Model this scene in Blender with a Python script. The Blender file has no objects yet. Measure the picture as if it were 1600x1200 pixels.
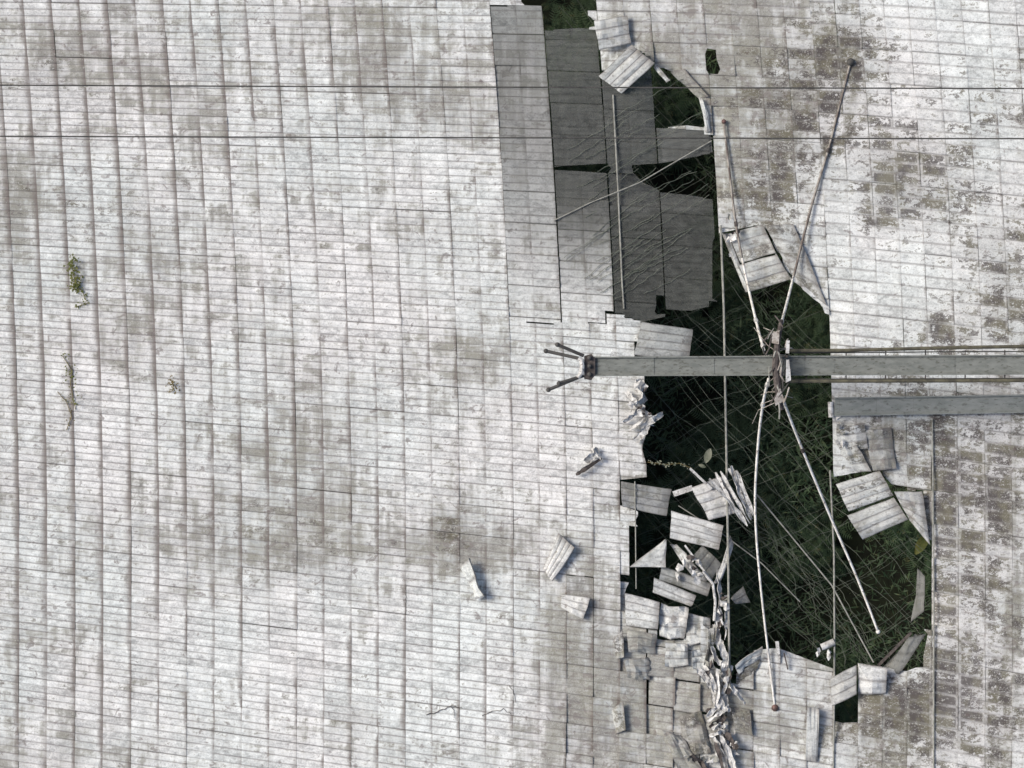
import bpy, math, random
import numpy as np
from mathutils import Vector, Matrix, noise as mnoise

random.seed(7)
rng = random.Random(11)
scene = bpy.context.scene
col = scene.collection

# ------------------------------------------------------------------ camera, sky, sun
H = 110.0                      # camera height above the dish surface
S = 0.0235                     # metres per photo pixel on the surface
cam_d = bpy.data.cameras.new("camera")
cam = bpy.data.objects.new("camera", cam_d)
col.objects.link(cam)
cam.location = (0, 0, H)
cam.rotation_euler = (0, 0, 0)
cam_d.sensor_width = 36.0
cam_d.lens = 36.0 * H / (1600 * S)
cam_d.clip_start = 1.0
cam_d.clip_end = 3000.0
scene.camera = cam

SUN_EL = math.radians(42)
SUN_TO = Vector((-0.945, 0.328, 0)).normalized()      # horizontal direction towards the sun
w = bpy.data.worlds.new("World")
scene.world = w
w.use_nodes = True
wn = w.node_tree.nodes
bg = wn["Background"]
sky = wn.new("ShaderNodeTexSky")
sky.sky_type = 'NISHITA'
sky.sun_disc = False
sky.sun_elevation = SUN_EL
sky.sun_rotation = math.atan2(SUN_TO.x, SUN_TO.y)
sky.dust_density = 4.0
sky.air_density = 0.9
sky.ozone_density = 1.0
w.node_tree.links.new(sky.outputs[0], bg.inputs[0])
bg.inputs[1].default_value = 0.125
sd = bpy.data.lights.new("sun", 'SUN')
sd.energy = 2.6
sd.angle = math.radians(22)
sd.color = (1.0, 0.955, 0.88)
so = bpy.data.objects.new("sun", sd)
col.objects.link(so)
dvec = Vector((-SUN_TO.x * math.cos(SUN_EL), -SUN_TO.y * math.cos(SUN_EL), -math.sin(SUN_EL)))
so.rotation_euler = dvec.to_track_quat('-Z', 'Y').to_euler()
so.location = (-30, 10, 40)
vs = scene.view_settings
vs.view_transform = 'Standard'
vs.look = 'None'
scene.cycles.filter_width = 1.5
vs.exposure = 0.22
vs.gamma = 1.0
vs.use_curve_mapping = False

# ------------------------------------------------------------------ helpers
def bowl(x, y):
    return 0.0007 * (x * x + y * y)

def P(px, py, z=0.0, on_dish=True):
    """point of the place at height z above the dish surface, from plan coordinates"""
    x = (px - 800) * S
    y = (600 - py) * S
    zz = z + (bowl(x, y) if on_dish else 0.0)
    k = (H - zz) / H
    return Vector((x * k, y * k, zz))

def inpoly(x, y, poly):
    r = False
    n = len(poly)
    j = n - 1
    for i in range(n):
        xi, yi = poly[i]
        xj, yj = poly[j]
        if (yi > y) != (yj > y) and x < (xj - xi) * (y - yi) / (yj - yi) + xi:
            r = not r
        j = i
    return r

def tag(o, label=None, cat=None, group=None, kind=None):
    if label: o["label"] = label
    if cat: o["category"] = cat
    if group: o["group"] = group
    if kind: o["kind"] = kind
    return o

def empty(name, loc=(0, 0, 0)):
    o = bpy.data.objects.new(name, None)
    o.empty_display_size = 0.3
    o.location = loc
    col.objects.link(o)
    return o

def mk(name, verts, faces, mat, parent=None, smooth=False, uvs=None, attrs=None):
    me = bpy.data.meshes.new(name)
    me.from_pydata([tuple(v) for v in verts], [], faces)
    if uvs is not None:
        ul = me.uv_layers.new(name="UVMap")
        li = np.empty(len(me.loops), dtype=np.int32)
        me.loops.foreach_get("vertex_index", li)
        ul.data.foreach_set("uv", np.array(uvs, dtype=np.float32)[li].ravel())
    if attrs:
        for k, vals in attrs.items():
            a = me.attributes.new(k, 'FLOAT', 'POINT')
            a.data.foreach_set("value", np.array(vals, dtype=np.float32))
    if smooth:
        me.polygons.foreach_set("use_smooth", [True] * len(me.polygons))
    me.materials.append(mat)
    o = bpy.data.objects.new(name, me)
    col.objects.link(o)
    if parent is not None:
        o.parent = parent
        o.location = -Vector(parent.location)
    return o

def recentre(o):
    """origin of a single-mesh thing at its own middle"""
    me = o.data
    c = sum((v.co for v in me.vertices), Vector()) / len(me.vertices)
    me.transform(Matrix.Translation(-c))
    o.location = o.location + c
    return o

class MB:
    def __init__(self):
        self.v = []; self.f = []
    def tube(self, pts, r, n=8, caps=True):
        pts = [Vector(p) for p in pts]
        rs = r if isinstance(r, (list, tuple)) else [r] * len(pts)
        b = len(self.v)
        prev = None
        for i, p in enumerate(pts):
            t = (pts[min(i + 1, len(pts) - 1)] - pts[max(i - 1, 0)])
            t = t.normalized() if t.length > 1e-6 else Vector((1, 0, 0))
            up = Vector((0, 0, 1)) if abs(t.z) < 0.95 else Vector((1, 0, 0))
            a = t.cross(up).normalized()
            if prev is not None and a.dot(prev) < 0: a = -a
            prev = a
            c = a.cross(t).normalized()
            for k in range(n):
                an = 2 * math.pi * k / n
                self.v.append(p + a * (rs[i] * math.cos(an)) + c * (rs[i] * math.sin(an)))
        for i in range(len(pts) - 1):
            for k in range(n):
                q = b + i * n + k; q2 = b + i * n + (k + 1) % n
                self.f.append((q, q2, q2 + n, q + n))
        if caps:
            self.f.append(tuple(b + k for k in range(n))[::-1])
            self.f.append(tuple(b + (len(pts) - 1) * n + k for k in range(n)))
        return self
    def ball(self, c, r, n=10, m=7, squash=1.0):
        b = len(self.v); c = Vector(c)
        for i in range(m + 1):
            th = math.pi * i / m
            for k in range(n):
                ph = 2 * math.pi * k / n
                self.v.append(c + Vector((r * math.sin(th) * math.cos(ph), r * math.sin(th) * math.sin(ph), r * squash * math.cos(th))))
        for i in range(m):
            for k in range(n):
                q = b + i * n + k; q2 = b + i * n + (k + 1) % n
                self.f.append((q, q + n, q2 + n, q2))
        return self
    def prism(self, quad, depth, axis=Vector((0, 0, -1))):
        b = len(self.v)
        quad = [Vector(q) for q in quad]
        n = len(quad)
        self.v += quad + [q + axis * depth for q in quad]
        self.f.append(tuple(range(b, b + n)))
        self.f.append(tuple(range(b + 2 * n - 1, b + n - 1, -1)))
        for i in range(n):
            j = (i + 1) % n
            self.f.append((b + i, b + n + i, b + n + j, b + j))
        return self
    def beam(self, a, c, wd, hd):
        a = Vector(a); c = Vector(c)
        t = (c - a).normalized()
        up = Vector((0, 0, 1)) if abs(t.z) < 0.95 else Vector((1, 0, 0))
        s = t.cross(up).normalized() * (wd / 2)
        u = s.cross(t).normalized() * (hd / 2)
        if u.z < 0: u = -u
        return self.prism([a - s + u, c - s + u, c + s + u, a + s + u], hd, -u.normalized())
    def build(self, name, mat, parent=None, smooth=False):
        o = mk(name, self.v, self.f, mat, parent, smooth)
        return o

# ------------------------------------------------------------------ materials
def new_mat(name):
    m = bpy.data.materials.new(name)
    m.use_nodes = True
    nt = m.node_tree
    return m, nt, nt.nodes["Principled BSDF"]

class N:
    """small node-graph writer"""
    def __init__(self, nt): self.nt = nt
    def set(self, sock, v):
        if isinstance(v, bpy.types.NodeSocket): self.nt.links.new(v, sock)
        elif isinstance(v, (tuple, list)):
            sock.default_value = tuple(v) if len(v) == len(sock.default_value) else tuple(v) + (1.0,)
        else: sock.default_value = v
    def math(self, op, a, b=0.0, c=0.0, clamp=False):
        n = self.nt.nodes.new("ShaderNodeMath"); n.operation = op; n.use_clamp = clamp
        for i, v in enumerate((a, b, c)): self.set(n.inputs[i], v)
        return n.outputs[0]
    def mix(self, f, a, b):
        n = self.nt.nodes.new("ShaderNodeMix"); n.data_type = 'RGBA'
        self.set(n.inputs[0], f); self.set(n.inputs[6], a); self.set(n.inputs[7], b)
        return n.outputs[2]
    def noise(self, vec, scale, detail=3.0, rough=0.55, dist=0.0):
        n = self.nt.nodes.new("ShaderNodeTexNoise")
        self.set(n.inputs["Vector"], vec)
        n.inputs["Scale"].default_value = scale; n.inputs["Detail"].default_value = detail
        n.inputs["Roughness"].default_value = rough; n.inputs["Distortion"].default_value = dist
        return n.outputs[0]
    def ramp(self, v, lo, hi):
        n = self.nt.nodes.new("ShaderNodeMapRange"); n.interpolation_type = 'SMOOTHSTEP'
        self.set(n.inputs[0], v); self.set(n.inputs[1], lo); self.set(n.inputs[2], hi)
        return n.outputs[0]
    def attr(self, name):
        n = self.nt.nodes.new("ShaderNodeAttribute"); n.attribute_name = name
        return n.outputs["Fac"]
    def scale(self, vec, s):
        n = self.nt.nodes.new("ShaderNodeVectorMath"); n.operation = 'MULTIPLY'
        self.set(n.inputs[0], vec); n.inputs[1].default_value = s
        return n.outputs[0]
    def comb(self, x, y, z):
        n = self.nt.nodes.new("ShaderNodeCombineXYZ")
        for i, v in enumerate((x, y, z)): self.set(n.inputs[i], v)
        return n.outputs[0]
    def white(self, vec):
        n = self.nt.nodes.new("ShaderNodeTexWhiteNoise"); self.set(n.inputs["Vector"], vec)
        return n.outputs["Value"]
    def bump(self, h, strength, dist):
        n = self.nt.nodes.new("ShaderNodeBump")
        n.inputs["Strength"].default_value = strength; n.inputs["Distance"].default_value = dist
        self.set(n.inputs["Height"], h)
        return n.outputs[0]

def panel_material():
    m, nt, b = new_mat("weathered_panel")
    g = N(nt)
    geo = nt.nodes.new("ShaderNodeNewGeometry")
    pos = geo.outputs["Position"]
    tc = nt.nodes.new("ShaderNodeTexCoord")
    sep = nt.nodes.new("ShaderNodeSeparateXYZ"); nt.links.new(tc.outputs["UV"], sep.inputs[0])
    ux, uy = sep.outputs[0], sep.outputs[1]
    oi = nt.nodes.new("ShaderNodeObjectInfo"); rnd = oi.outputs["Random"]
    stain, mould, bare, seam = g.attr("stain"), g.attr("mould"), g.attr("bare"), g.attr("seam")
    # distances to strip edge (0 at the groove) and to the column edge
    fy = g.math('FRACT', uy); fx = g.math('FRACT', ux)
    ey = g.math('MINIMUM', fy, g.math('SUBTRACT', 1.0, fy))
    ex = g.math('MINIMUM', fx, g.math('SUBTRACT', 1.0, fx))
    # cell variation
    cell = g.white(g.comb(g.math('FLOOR', g.math('MULTIPLY', ux, 1.0)), g.math('FLOOR', uy), g.math('MULTIPLY', rnd, 97.0)))
    big = g.noise(pos, 0.16, 3.0, 0.6)
    mid = g.noise(g.scale(pos, (1.0, 0.85, 1.0)), 1.25, 5.0, 0.66, 0.5)
    fine = g.noise(g.scale(pos, (0.75, 1.25, 1.0)), 4.2, 5.0, 0.72)
    grit = g.noise(pos, 17.0, 3.0, 0.7)
    streak = g.noise(g.scale(pos, (3.2, 0.28, 1.0)), 1.2, 4.0, 0.66)
    lines = g.noise(g.scale(pos, (0.6, 7.0, 1.0)), 1.3, 3.0, 0.65)
    def amp(n_, lo=0.30, hi=0.70):
        m_ = nt.nodes.new("ShaderNodeMapRange"); g.set(m_.inputs[0], n_)
        m_.inputs[1].default_value = lo; m_.inputs[2].default_value = hi
        return m_.outputs[0]
    fineA, midA, gritA, linA, strA = amp(fine), amp(mid), amp(grit, .28, .72), amp(lines), amp(streak)
    # clean paint
    paint = g.mix(g.ramp(big, 0.35, 0.65), (0.622, 0.650, 0.634), (0.655, 0.650, 0.636))
    v = g.math('ADD', g.math('MULTIPLY', g.math('SUBTRACT', cell, 0.5), 0.34), g.math('MULTIPLY', g.math('SUBTRACT', fine, 0.5), 1.9))
    v = g.math('ADD', v, g.math('MULTIPLY', g.math('SUBTRACT', grit, 0.5), 1.05))
    v = g.math('ADD', v, g.math('MULTIPLY', g.math('SUBTRACT', rnd, 0.5), 0.12))
    v = g.math('MINIMUM', g.math('MAXIMUM', v, -0.45), 0.32)
    bright = nt.nodes.new("ShaderNodeHueSaturation")
    nt.links.new(paint, bright.inputs["Color"])
    nt.links.new(g.math('ADD', 0.99, v), bright.inputs["Value"])
    c = bright.outputs[0]
    # lichen and dust film
    sf = g.math('ADD', g.math('ADD', g.math('MULTIPLY', midA, 0.50), g.math('MULTIPLY', fineA, 0.62)), g.math('MULTIPLY', gritA, 0.34))
    sf = g.math('ADD', sf, g.math('ADD', g.math('MULTIPLY', strA, 0.34), g.math('MULTIPLY', linA, 0.22)))
    sf = g.math('ADD', sf, g.math('ADD', g.math('MULTIPLY', g.math('SUBTRACT', cell, 0.5), 0.34), g.math('MULTIPLY', g.math('SUBTRACT', rnd, 0.5), 0.22)))
    sf = g.ramp(g.math('ADD', sf, g.math('MULTIPLY', g.math('MINIMUM', stain, 0.82), 0.54)), 0.95, 1.46)
    lich = g.mix(g.ramp(g.noise(pos, 0.45, 2.0), 0.38, 0.64), (0.185, 0.176, 0.16), (0.205, 0.197, 0.155))
    lich = g.mix(g.ramp(g.math('ADD', g.math('MULTIPLY', fine, 0.6), g.math('MULTIPLY', grit, 0.4)), 0.42, 0.60), lich, (0.33, 0.332, 0.30))
    c = g.mix(g.math('MULTIPLY', sf, 0.92), c, lich)
    # small hard-edged blots
    blot = g.ramp(g.math('ADD', g.noise(g.scale(pos, (1.0, 1.2, 1.0)), 2.3, 4.0, 0.7, 0.6), g.math('MULTIPLY', stain, 0.05)), 0.60, 0.67)
    c = g.mix(g.math('MULTIPLY', blot, 0.72), c, (0.20, 0.18, 0.168))
    # lip shade painted into the groove lines with grime; grime along column joints
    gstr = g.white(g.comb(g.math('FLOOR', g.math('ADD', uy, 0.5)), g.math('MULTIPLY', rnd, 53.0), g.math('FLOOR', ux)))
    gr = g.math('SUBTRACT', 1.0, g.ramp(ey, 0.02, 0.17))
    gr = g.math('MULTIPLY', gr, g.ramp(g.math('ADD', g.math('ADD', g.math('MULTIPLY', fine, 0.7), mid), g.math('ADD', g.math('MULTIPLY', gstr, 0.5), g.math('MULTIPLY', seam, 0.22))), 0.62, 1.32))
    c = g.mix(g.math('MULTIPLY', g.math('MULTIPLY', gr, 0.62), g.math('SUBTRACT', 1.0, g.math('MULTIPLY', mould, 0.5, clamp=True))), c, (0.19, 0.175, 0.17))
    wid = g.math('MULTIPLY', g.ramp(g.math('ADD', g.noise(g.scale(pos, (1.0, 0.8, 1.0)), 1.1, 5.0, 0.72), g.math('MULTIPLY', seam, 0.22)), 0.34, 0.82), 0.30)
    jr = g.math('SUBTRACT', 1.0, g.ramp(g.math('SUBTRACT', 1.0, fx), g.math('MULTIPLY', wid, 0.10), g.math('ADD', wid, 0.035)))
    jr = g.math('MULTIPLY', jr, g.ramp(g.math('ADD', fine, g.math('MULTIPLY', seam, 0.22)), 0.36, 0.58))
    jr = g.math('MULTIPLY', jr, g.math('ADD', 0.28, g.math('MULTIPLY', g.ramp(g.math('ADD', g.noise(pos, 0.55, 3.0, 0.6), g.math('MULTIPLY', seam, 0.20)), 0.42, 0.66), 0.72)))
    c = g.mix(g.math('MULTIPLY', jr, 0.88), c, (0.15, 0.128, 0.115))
    # dark mould, growing inside the panels and thin along their rims
    rim = g.math('MULTIPLY', g.ramp(ex, 0.02, 0.12), g.math('ADD', 0.5, g.math('MULTIPLY', g.ramp(ey, 0.02, 0.2), 0.5)))
    rim = g.math('MAXIMUM', rim, g.math('ADD', 0.55, g.math('MULTIPLY', g.ramp(mid, 0.5, 0.65), 0.4)))
    mf = g.math('ADD', g.math('ADD', g.math('MULTIPLY', fineA, 1.05), g.math('MULTIPLY', midA, 0.35)), g.math('MULTIPLY', gritA, 0.5))
    mf = g.math('ADD', mf, g.math('MULTIPLY', g.math('SUBTRACT', cell, 0.5), g.math('ADD', 0.22, g.math('MULTIPLY', g.math('MINIMUM', mould, 0.8), 0.42))))
    mf = g.ramp(g.math('ADD', mf, g.math('MULTIPLY', mould, 0.56)), 1.24, 1.48)
    mf = g.math('MULTIPLY', mf, rim)
    mcol = g.mix(g.ramp(g.noise(pos, 1.7, 2.0), 0.4, 0.62), (0.062, 0.052, 0.05), (0.125, 0.115, 0.08))
    mcol = g.mix(g.ramp(g.math('ADD', g.math('MULTIPLY', gritA, 0.5), g.math('MULTIPLY', fineA, 0.5)), 0.55, 0.85), mcol, (0.42, 0.42, 0.39))
    c = g.mix(g.math('MULTIPLY', mf, 0.90), c, mcol)
    # scattered dark flecks
    sp = g.ramp(g.noise(pos, 3.1, 2.0, 0.5), 0.70, 0.74)
    c = g.mix(g.math('MULTIPLY', sp, 0.45), c, (0.11, 0.08, 0.075))
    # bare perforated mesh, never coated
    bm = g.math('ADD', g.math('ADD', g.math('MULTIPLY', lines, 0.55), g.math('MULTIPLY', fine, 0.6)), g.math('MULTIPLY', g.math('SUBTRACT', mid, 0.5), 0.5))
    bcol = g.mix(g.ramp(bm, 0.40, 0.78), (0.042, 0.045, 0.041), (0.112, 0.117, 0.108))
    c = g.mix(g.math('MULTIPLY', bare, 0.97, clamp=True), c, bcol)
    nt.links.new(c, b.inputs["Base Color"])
    b.inputs["Roughness"].default_value = 0.72
    b.inputs["Specular IOR Level"].default_value = 0.25
    nt.links.new(g.bump(g.math('ADD', g.math('MULTIPLY', fine, 0.8), g.math('MULTIPLY', grit, 0.3)), 0.6, 0.03), b.inputs["Normal"])
    # holes of the perforated sheet let some of what is below through
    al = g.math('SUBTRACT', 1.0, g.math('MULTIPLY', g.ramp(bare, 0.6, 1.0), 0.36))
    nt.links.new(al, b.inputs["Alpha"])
    return m

def simple(name, c1, c2, scale=3.0, rough=0.7, metal=0.0, stretch=(1, 1, 1), bump=0.3, spots=None, lo=0.38, hi=0.65):
    m, nt, b = new_mat(name)
    g = N(nt)
    geo = nt.nodes.new("ShaderNodeNewGeometry")
    pos = g.scale(geo.outputs["Position"], stretch)
    n1 = g.noise(pos, scale, 5.0, 0.65)
    c = g.mix(g.ramp(n1, lo, hi), c1, c2)
    if spots:
        c = g.mix(g.math('MULTIPLY', g.ramp(g.noise(pos, scale * 2.7, 3.0), 0.55, 0.68), 0.8), c, spots)
    nt.links.new(c, b.inputs["Base Color"])
    b.inputs["Roughness"].default_value = rough
    b.inputs["Metallic"].default_value = metal
    b.inputs["Specular IOR Level"].default_value = 0.3
    if bump: nt.links.new(g.bump(n1, bump, 0.02), b.inputs["Normal"])
    return m

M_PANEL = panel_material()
M_TORN = simple("torn_sheet", (0.62, 0.62, 0.605), (0.33, 0.325, 0.31), 3.5, 0.5, spots=(0.12, 0.10, 0.09))
M_STEEL = simple("galvanised_cable", (0.30, 0.30, 0.27), (0.18, 0.18, 0.16), 5.0, 0.6)
M_DARKCABLE = simple("dark_cable", (0.075, 0.072, 0.068), (0.04, 0.04, 0.038), 2.0, 0.7)
M_ROD = simple("rod_fibreglass", (0.72, 0.71, 0.68), (0.50, 0.48, 0.44), 3.0, 0.6, spots=(0.13, 0.10, 0.08))
M_RODTIP = simple("rod_tip_dark", (0.10, 0.08, 0.07), (0.30, 0.28, 0.25), 2.2, 0.6, stretch=(3, 1, 1))  # darker brown for the outer part of two rods
M_BROWN = simple("rusted_fitting", (0.05, 0.043, 0.04), (0.115, 0.098, 0.09), 6.0, 0.8)
M_KNOB = simple("insulator_knob", (0.16, 0.09, 0.08), (0.05, 0.035, 0.03), 5.0, 0.5)
M_DECK = simple("deck_grating", (0.135, 0.146, 0.134), (0.205, 0.216, 0.20), 3.2, 0.8, stretch=(0.6, 1.6, 1), spots=(0.085, 0.085, 0.072), lo=.3, hi=.7)
M_GANG = simple("gangway_grating", (0.205, 0.222, 0.205), (0.28, 0.295, 0.275), 3.0, 0.8, stretch=(0.6, 1.6, 1), spots=(0.13, 0.135, 0.12), lo=.3, hi=.7)
M_OLIVE = simple("olive_rail", (0.12, 0.112, 0.075), (0.06, 0.056, 0.042), 3.0, 0.75)
M_WIRE = simple("net_wire", (0.08, 0.095, 0.075), (0.16, 0.175, 0.14), 2.0, 0.7)
M_WOOD = simple("weathered_lashing", (0.25, 0.22, 0.19), (0.42, 0.40, 0.37), 4.0, 0.85, spots=(0.08, 0.06, 0.05))
M_SOIL = simple("forest_floor", (0.018, 0.02, 0.013), (0.03, 0.036, 0.018), 0.8, 0.95, bump=0.6)
M_LEAF2 = simple("pale_leaf", (0.11, 0.125, 0.085), (0.18, 0.185, 0.14), 3.0, 0.6)
M_WEED = simple("weed_leaf", (0.07, 0.085, 0.02), (0.13, 0.13, 0.035), 6.0, 0.7)
M_DRY = simple("dry_leaf", (0.16, 0.12, 0.05), (0.10, 0.09, 0.03), 6.0, 0.8)

def leaf_material():
    m, nt, b = new_mat("fern_leaf")
    g = N(nt)
    geo = nt.nodes.new("ShaderNodeNewGeometry")
    c = g.mix(g.ramp(g.noise(geo.outputs["Position"], 0.7, 3.0), 0.38, 0.62), (0.032, 0.066, 0.028), (0.07, 0.115, 0.048))
    c = g.mix(g.ramp(g.noise(geo.outputs["Position"], 3.0, 2.0), 0.58, 0.72), c, (0.11, 0.12, 0.045))
    nt.links.new(c, b.inputs["Base Color"])
    b.inputs["Roughness"].default_value = 0.6
    return m
M_FERN = leaf_material()

# ------------------------------------------------------------------ ground below the dish
GZ = -7.8
def ground_z(x, y):
    return GZ + 0.55 * mnoise.noise(Vector((x * 0.18, y * 0.18, 3.1))) + 0.2 * mnoise.noise(Vector((x * 0.6, y * 0.6, 8.0)))
gv, gf = [], []
ticks = [-1500, -400, -120, -50] + [(-26 + 2 * i) for i in range(27)] + [50, 120, 400, 1500]
for yy in ticks:
    for xx in ticks:
        gv.append((xx, yy, ground_z(xx, yy) if max(abs(xx), abs(yy)) < 49 else GZ))
n = len(ticks)
for j in range(n - 1):
    for i in range(n - 1):
        a = j * n + i
        gf.append((a, a + 1, a + n + 1, a + n))
tag(mk("ground", gv, gf, M_SOIL, smooth=True), kind="structure")

def undergrowth():
    r = random.Random(5)
    v, f = [], []
    def frond(x, y, z, az, L, lift):
        d = Vector((math.cos(az), math.sin(az), 0)); sde = Vector((-d.y, d.x, 0))
        n = 9
        for i in range(n):
            t = (i + 0.6) / n
            p = Vector((x, y, z)) + d * (L * t) + Vector((0, 0, lift * math.sin(t * 2.2)))
            wl = L * 0.26 * math.sin(math.pi * (0.12 + 0.86 * t)) + 0.015
            wb = L / n * 0.42
            for sg in (-1, 1):
                tip = p + sde * (sg * wl) + d * (wl * 0.35) + Vector((0, 0, -0.18 * wl + r.uniform(-.02, .02)))
                b = len(v)
                v.extend([p - d * wb * 0.5, p + sde * sg * wl * 0.5 + d * (wl * 0.1 - wb * 0.5) , tip, p + d * wb * 0.6])
                f.append((b, b + 1, b + 2, b + 3))
        b = len(v)
        q0 = Vector((x, y, z)); q1 = q0 + d * L * 0.5 + Vector((0, 0, lift * 0.9)); q2 = q0 + d * L + Vector((0, 0, lift * math.sin(2.2)))
        for q, ww in ((q0, .014), (q1, .01), (q2, .004)):
            v.extend([q - sde * ww, q + sde * ww])
        f.append((b, b + 1, b + 3, b + 2)); f.append((b + 2, b + 3, b + 5, b + 4))
    for _ in range(1900):
        px = r.uniform(840, 1520); py = r.uniform(-20, 1180)
        p = P(px, py, 0, False)
        x, y = p.x * 1.06, p.y * 1.06
        dens = mnoise.noise(Vector((x * 0.35, y * 0.35, 1.7)))
        if dens < -0.18: continue
        z = ground_z(x, y)
        top = r.uniform(0.2, 1.3) + max(0, dens) * 3.2
        a0 = r.uniform(0, 6.28)
        nf = r.randint(4, 8)
        for k in range(nf):
            frond(x, y, z + top * 0.6, a0 + k * 6.28 / nf + r.uniform(-.4, .4), r.uniform(0.35, 0.9), min(1.0, top) * r.uniform(0.3, 0.7))
    for _ in range(46000):
        px = r.uniform(860, 1500); py = r.uniform(-20, 1160)
        p = P(px, py, 0, False); x, y = p.x * 1.05, p.y * 1.05
        dn = mnoise.noise(Vector((x * 0.5, y * 0.5, 4.4)))
        if r.random() > .55 + dn: continue
        z = ground_z(x, y) + abs(r.gauss(0, .7)) + max(0, dn) * 2.0
        az = r.uniform(0, 6.28); ln = r.uniform(.08, .34); pt = r.uniform(-.5, .5)
        d = Vector((math.cos(az) * math.cos(pt), math.sin(az) * math.cos(pt), math.sin(pt))) * ln
        sd_ = Vector((-math.sin(az), math.cos(az), r.uniform(-.4, .4))) * ln * r.uniform(.05, .14)
        c0 = Vector((x, y, z)); b = len(v)
        v.extend([c0 - d * .6, c0 + sd_, c0 + d, c0 - sd_]); f.append((b, b + 1, b + 2, b + 3))
    return v, f
uv_, uf_ = undergrowth()
tag(mk("undergrowth", uv_, uf_, M_FERN), "dark green fern undergrowth seen far below through the torn hole", "undergrowth", kind="stuff")

# ------------------------------------------------------------------ plan of the dish surface (photo pixels)
def curv(y):
    return -0.00005 * (870 - y) ** 2 if y < 870 else -0.00001 * (y - 870) ** 2
def slope(y):
    return min(0.145, max(0.0, 0.012 + 0.00011 * y))
def plan(base, y0):
    py = y0
    for _ in range(3):
        px = base + curv(py)
        py = y0 + slope(y0) * (px - 800) + (4e-5 * (px - 800) ** 2 if px > 800 else 0)
    return px, py

HOLES = [
    [(1113,375),(1135,362),(1192,350),(1237,437),(1288,482),(1297,560),(1299,700),(1303,745),(1372,733),(1400,765),(1440,768),(1452,850),(1456,960),(1440,1040),(1412,1050),(1385,1042),(1340,1036),(1338,1128),(1305,1130),(1303,1045),(1262,1030),(1215,1012),(1178,1016),(1165,1050),(1150,1075),(1115,1040),(1110,985),(1075,960),(1075,1000),(1030,1000),(1028,985),(978,978),(976,925),(985,905),(983,830),(1000,800),(972,790),(968,750),(1015,745),(1003,700),(1018,650),(1000,610),(1010,590),(1010,560),(990,555),(1003,503),(1030,497),(1113,478)],
    [(812,-30),(882,-30),(885,5),(925,28),(932,42),(850,47),(846,9),(815,8)],
    [(1024,135),(1022,100),(1050,112),(1092,152),(1106,200),(1068,195),(1030,200)],
    [(985,258),(1035,255),(1112,240),(1117,312),(1080,305),(1035,300),(1000,282)],
    [(868,260),(955,255),(955,271),(868,265)],
    [(1101,74),(1112,78),(1121,95),(1128,115),(1104,114)],
    [(1022,492),(1030,455),(1039,490)],
]
GREY = [(763,8),(846,8),(848,45),(930,45),(935,80),(945,120),(985,75),(1024,98),(1026,135),(1030,200),(1106,203),(1113,240),(1118,312),(1115,478),(1030,497),(1003,503),(942,483),(942,505),(799,505),(791,350),(780,200)]
HOLE_BOX = [(min(p[0] for p in h), min(p[1] for p in h), max(p[0] for p in h), max(p[1] for p in h)) for h in HOLES]
def in_hole(x, y):
    for h, b in zip(HOLES, HOLE_BOX):
        if b[0] <= x <= b[2] and b[1] <= y <= b[3] and inpoly(x, y, h): return True
    return False
def section(x, y):
    if 760 < x < 1120 and 5 < y < 510 and inpoly(x, y, GREY): return "grey"
    if x > 1303 + curv(y): return "right"
    if x > 925 and y < 490: return "upper"
    if y > 900 and x > 885.6 + curv(y): return "lower"
    return "left"

STAIN = [(90,90,90,60,.55),(20,300,60,70,.7),(230,90,90,80,.3),(600,30,150,60,.4),(700,170,110,70,.65),(610,110,60,50,.5),(200,530,60,60,.6),(230,380,70,60,.45),(640,370,50,40,.4),
    (480,700,90,100,.55),(440,850,170,70,.75),(700,840,60,60,.9),(790,850,60,40,.5),(550,980,30,60,.55),(560,1120,40,40,.6),(900,1020,50,140,1.0),(1000,1080,110,120,.75),(950,1150,80,60,.6),
    (740,560,60,45,.55),(760,640,70,40,.3),(1180,60,120,110,.95),(1200,200,90,80,.95),(1060,60,80,60,.6),(1330,90,45,70,.7),(1160,300,60,70,.6),(1580,950,30,300,.7),(1390,700,70,50,.9),(980,530,50,40,-.1),
    (880,620,60,30,.2),(850,540,60,40,.25),(40,960,50,60,.35),(80,1180,90,40,.45),(330,180,60,80,.25),(1250,1120,120,80,.35),(1390,1120,70,90,.9),(1500,800,110,200,.12),(1120,1120,60,80,.6),
    (500,1040,140,110,-.75),(300,1000,120,100,-.2),(860,700,90,120,-.4),(1390,430,90,110,-.7),(1460,90,140,110,-.6),(560,430,120,120,-.25),(160,640,60,120,-.5),(700,1000,100,80,-.5),(740,1120,80,70,-.25),(680,250,80,60,-.3),(640,700,60,60,-.35)]
MOULD = [(705,832,26,42,.95),(735,565,40,22,.4),(560,1115,26,26,.4),(90,100,40,18,.5),(25,310,30,40,.4),(1270,190,90,140,.55),(1200,110,100,100,.45),(1190,310,70,60,.45),(1440,230,90,160,.25),(1340,60,70,70,.3),(1390,270,45,70,.75),(1370,330,40,40,.5),(1480,300,70,60,.35),(1570,430,60,110,.9),(1480,520,80,50,.75),(1400,620,90,30,.5),(1380,690,60,50,.5),(1500,740,110,110,1.0),(1500,950,75,180,1.0),(1480,1130,90,90,.95),
    (1330,1160,60,50,.6),(1390,1100,50,60,.8),(1300,70,60,50,.45),(1330,110,50,40,.5),(1260,220,60,60,.3),(1580,150,60,60,.35),(1530,200,50,60,.35),(1430,280,60,80,.35),(1590,900,40,300,.3),(1480,60,60,40,.15),(80,150,90,30,.45),(430,840,110,60,.4),(150,330,90,50,.3),(1180,270,50,80,.35),(970,1100,70,80,.25),(640,380,30,20,.35)]
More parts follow.
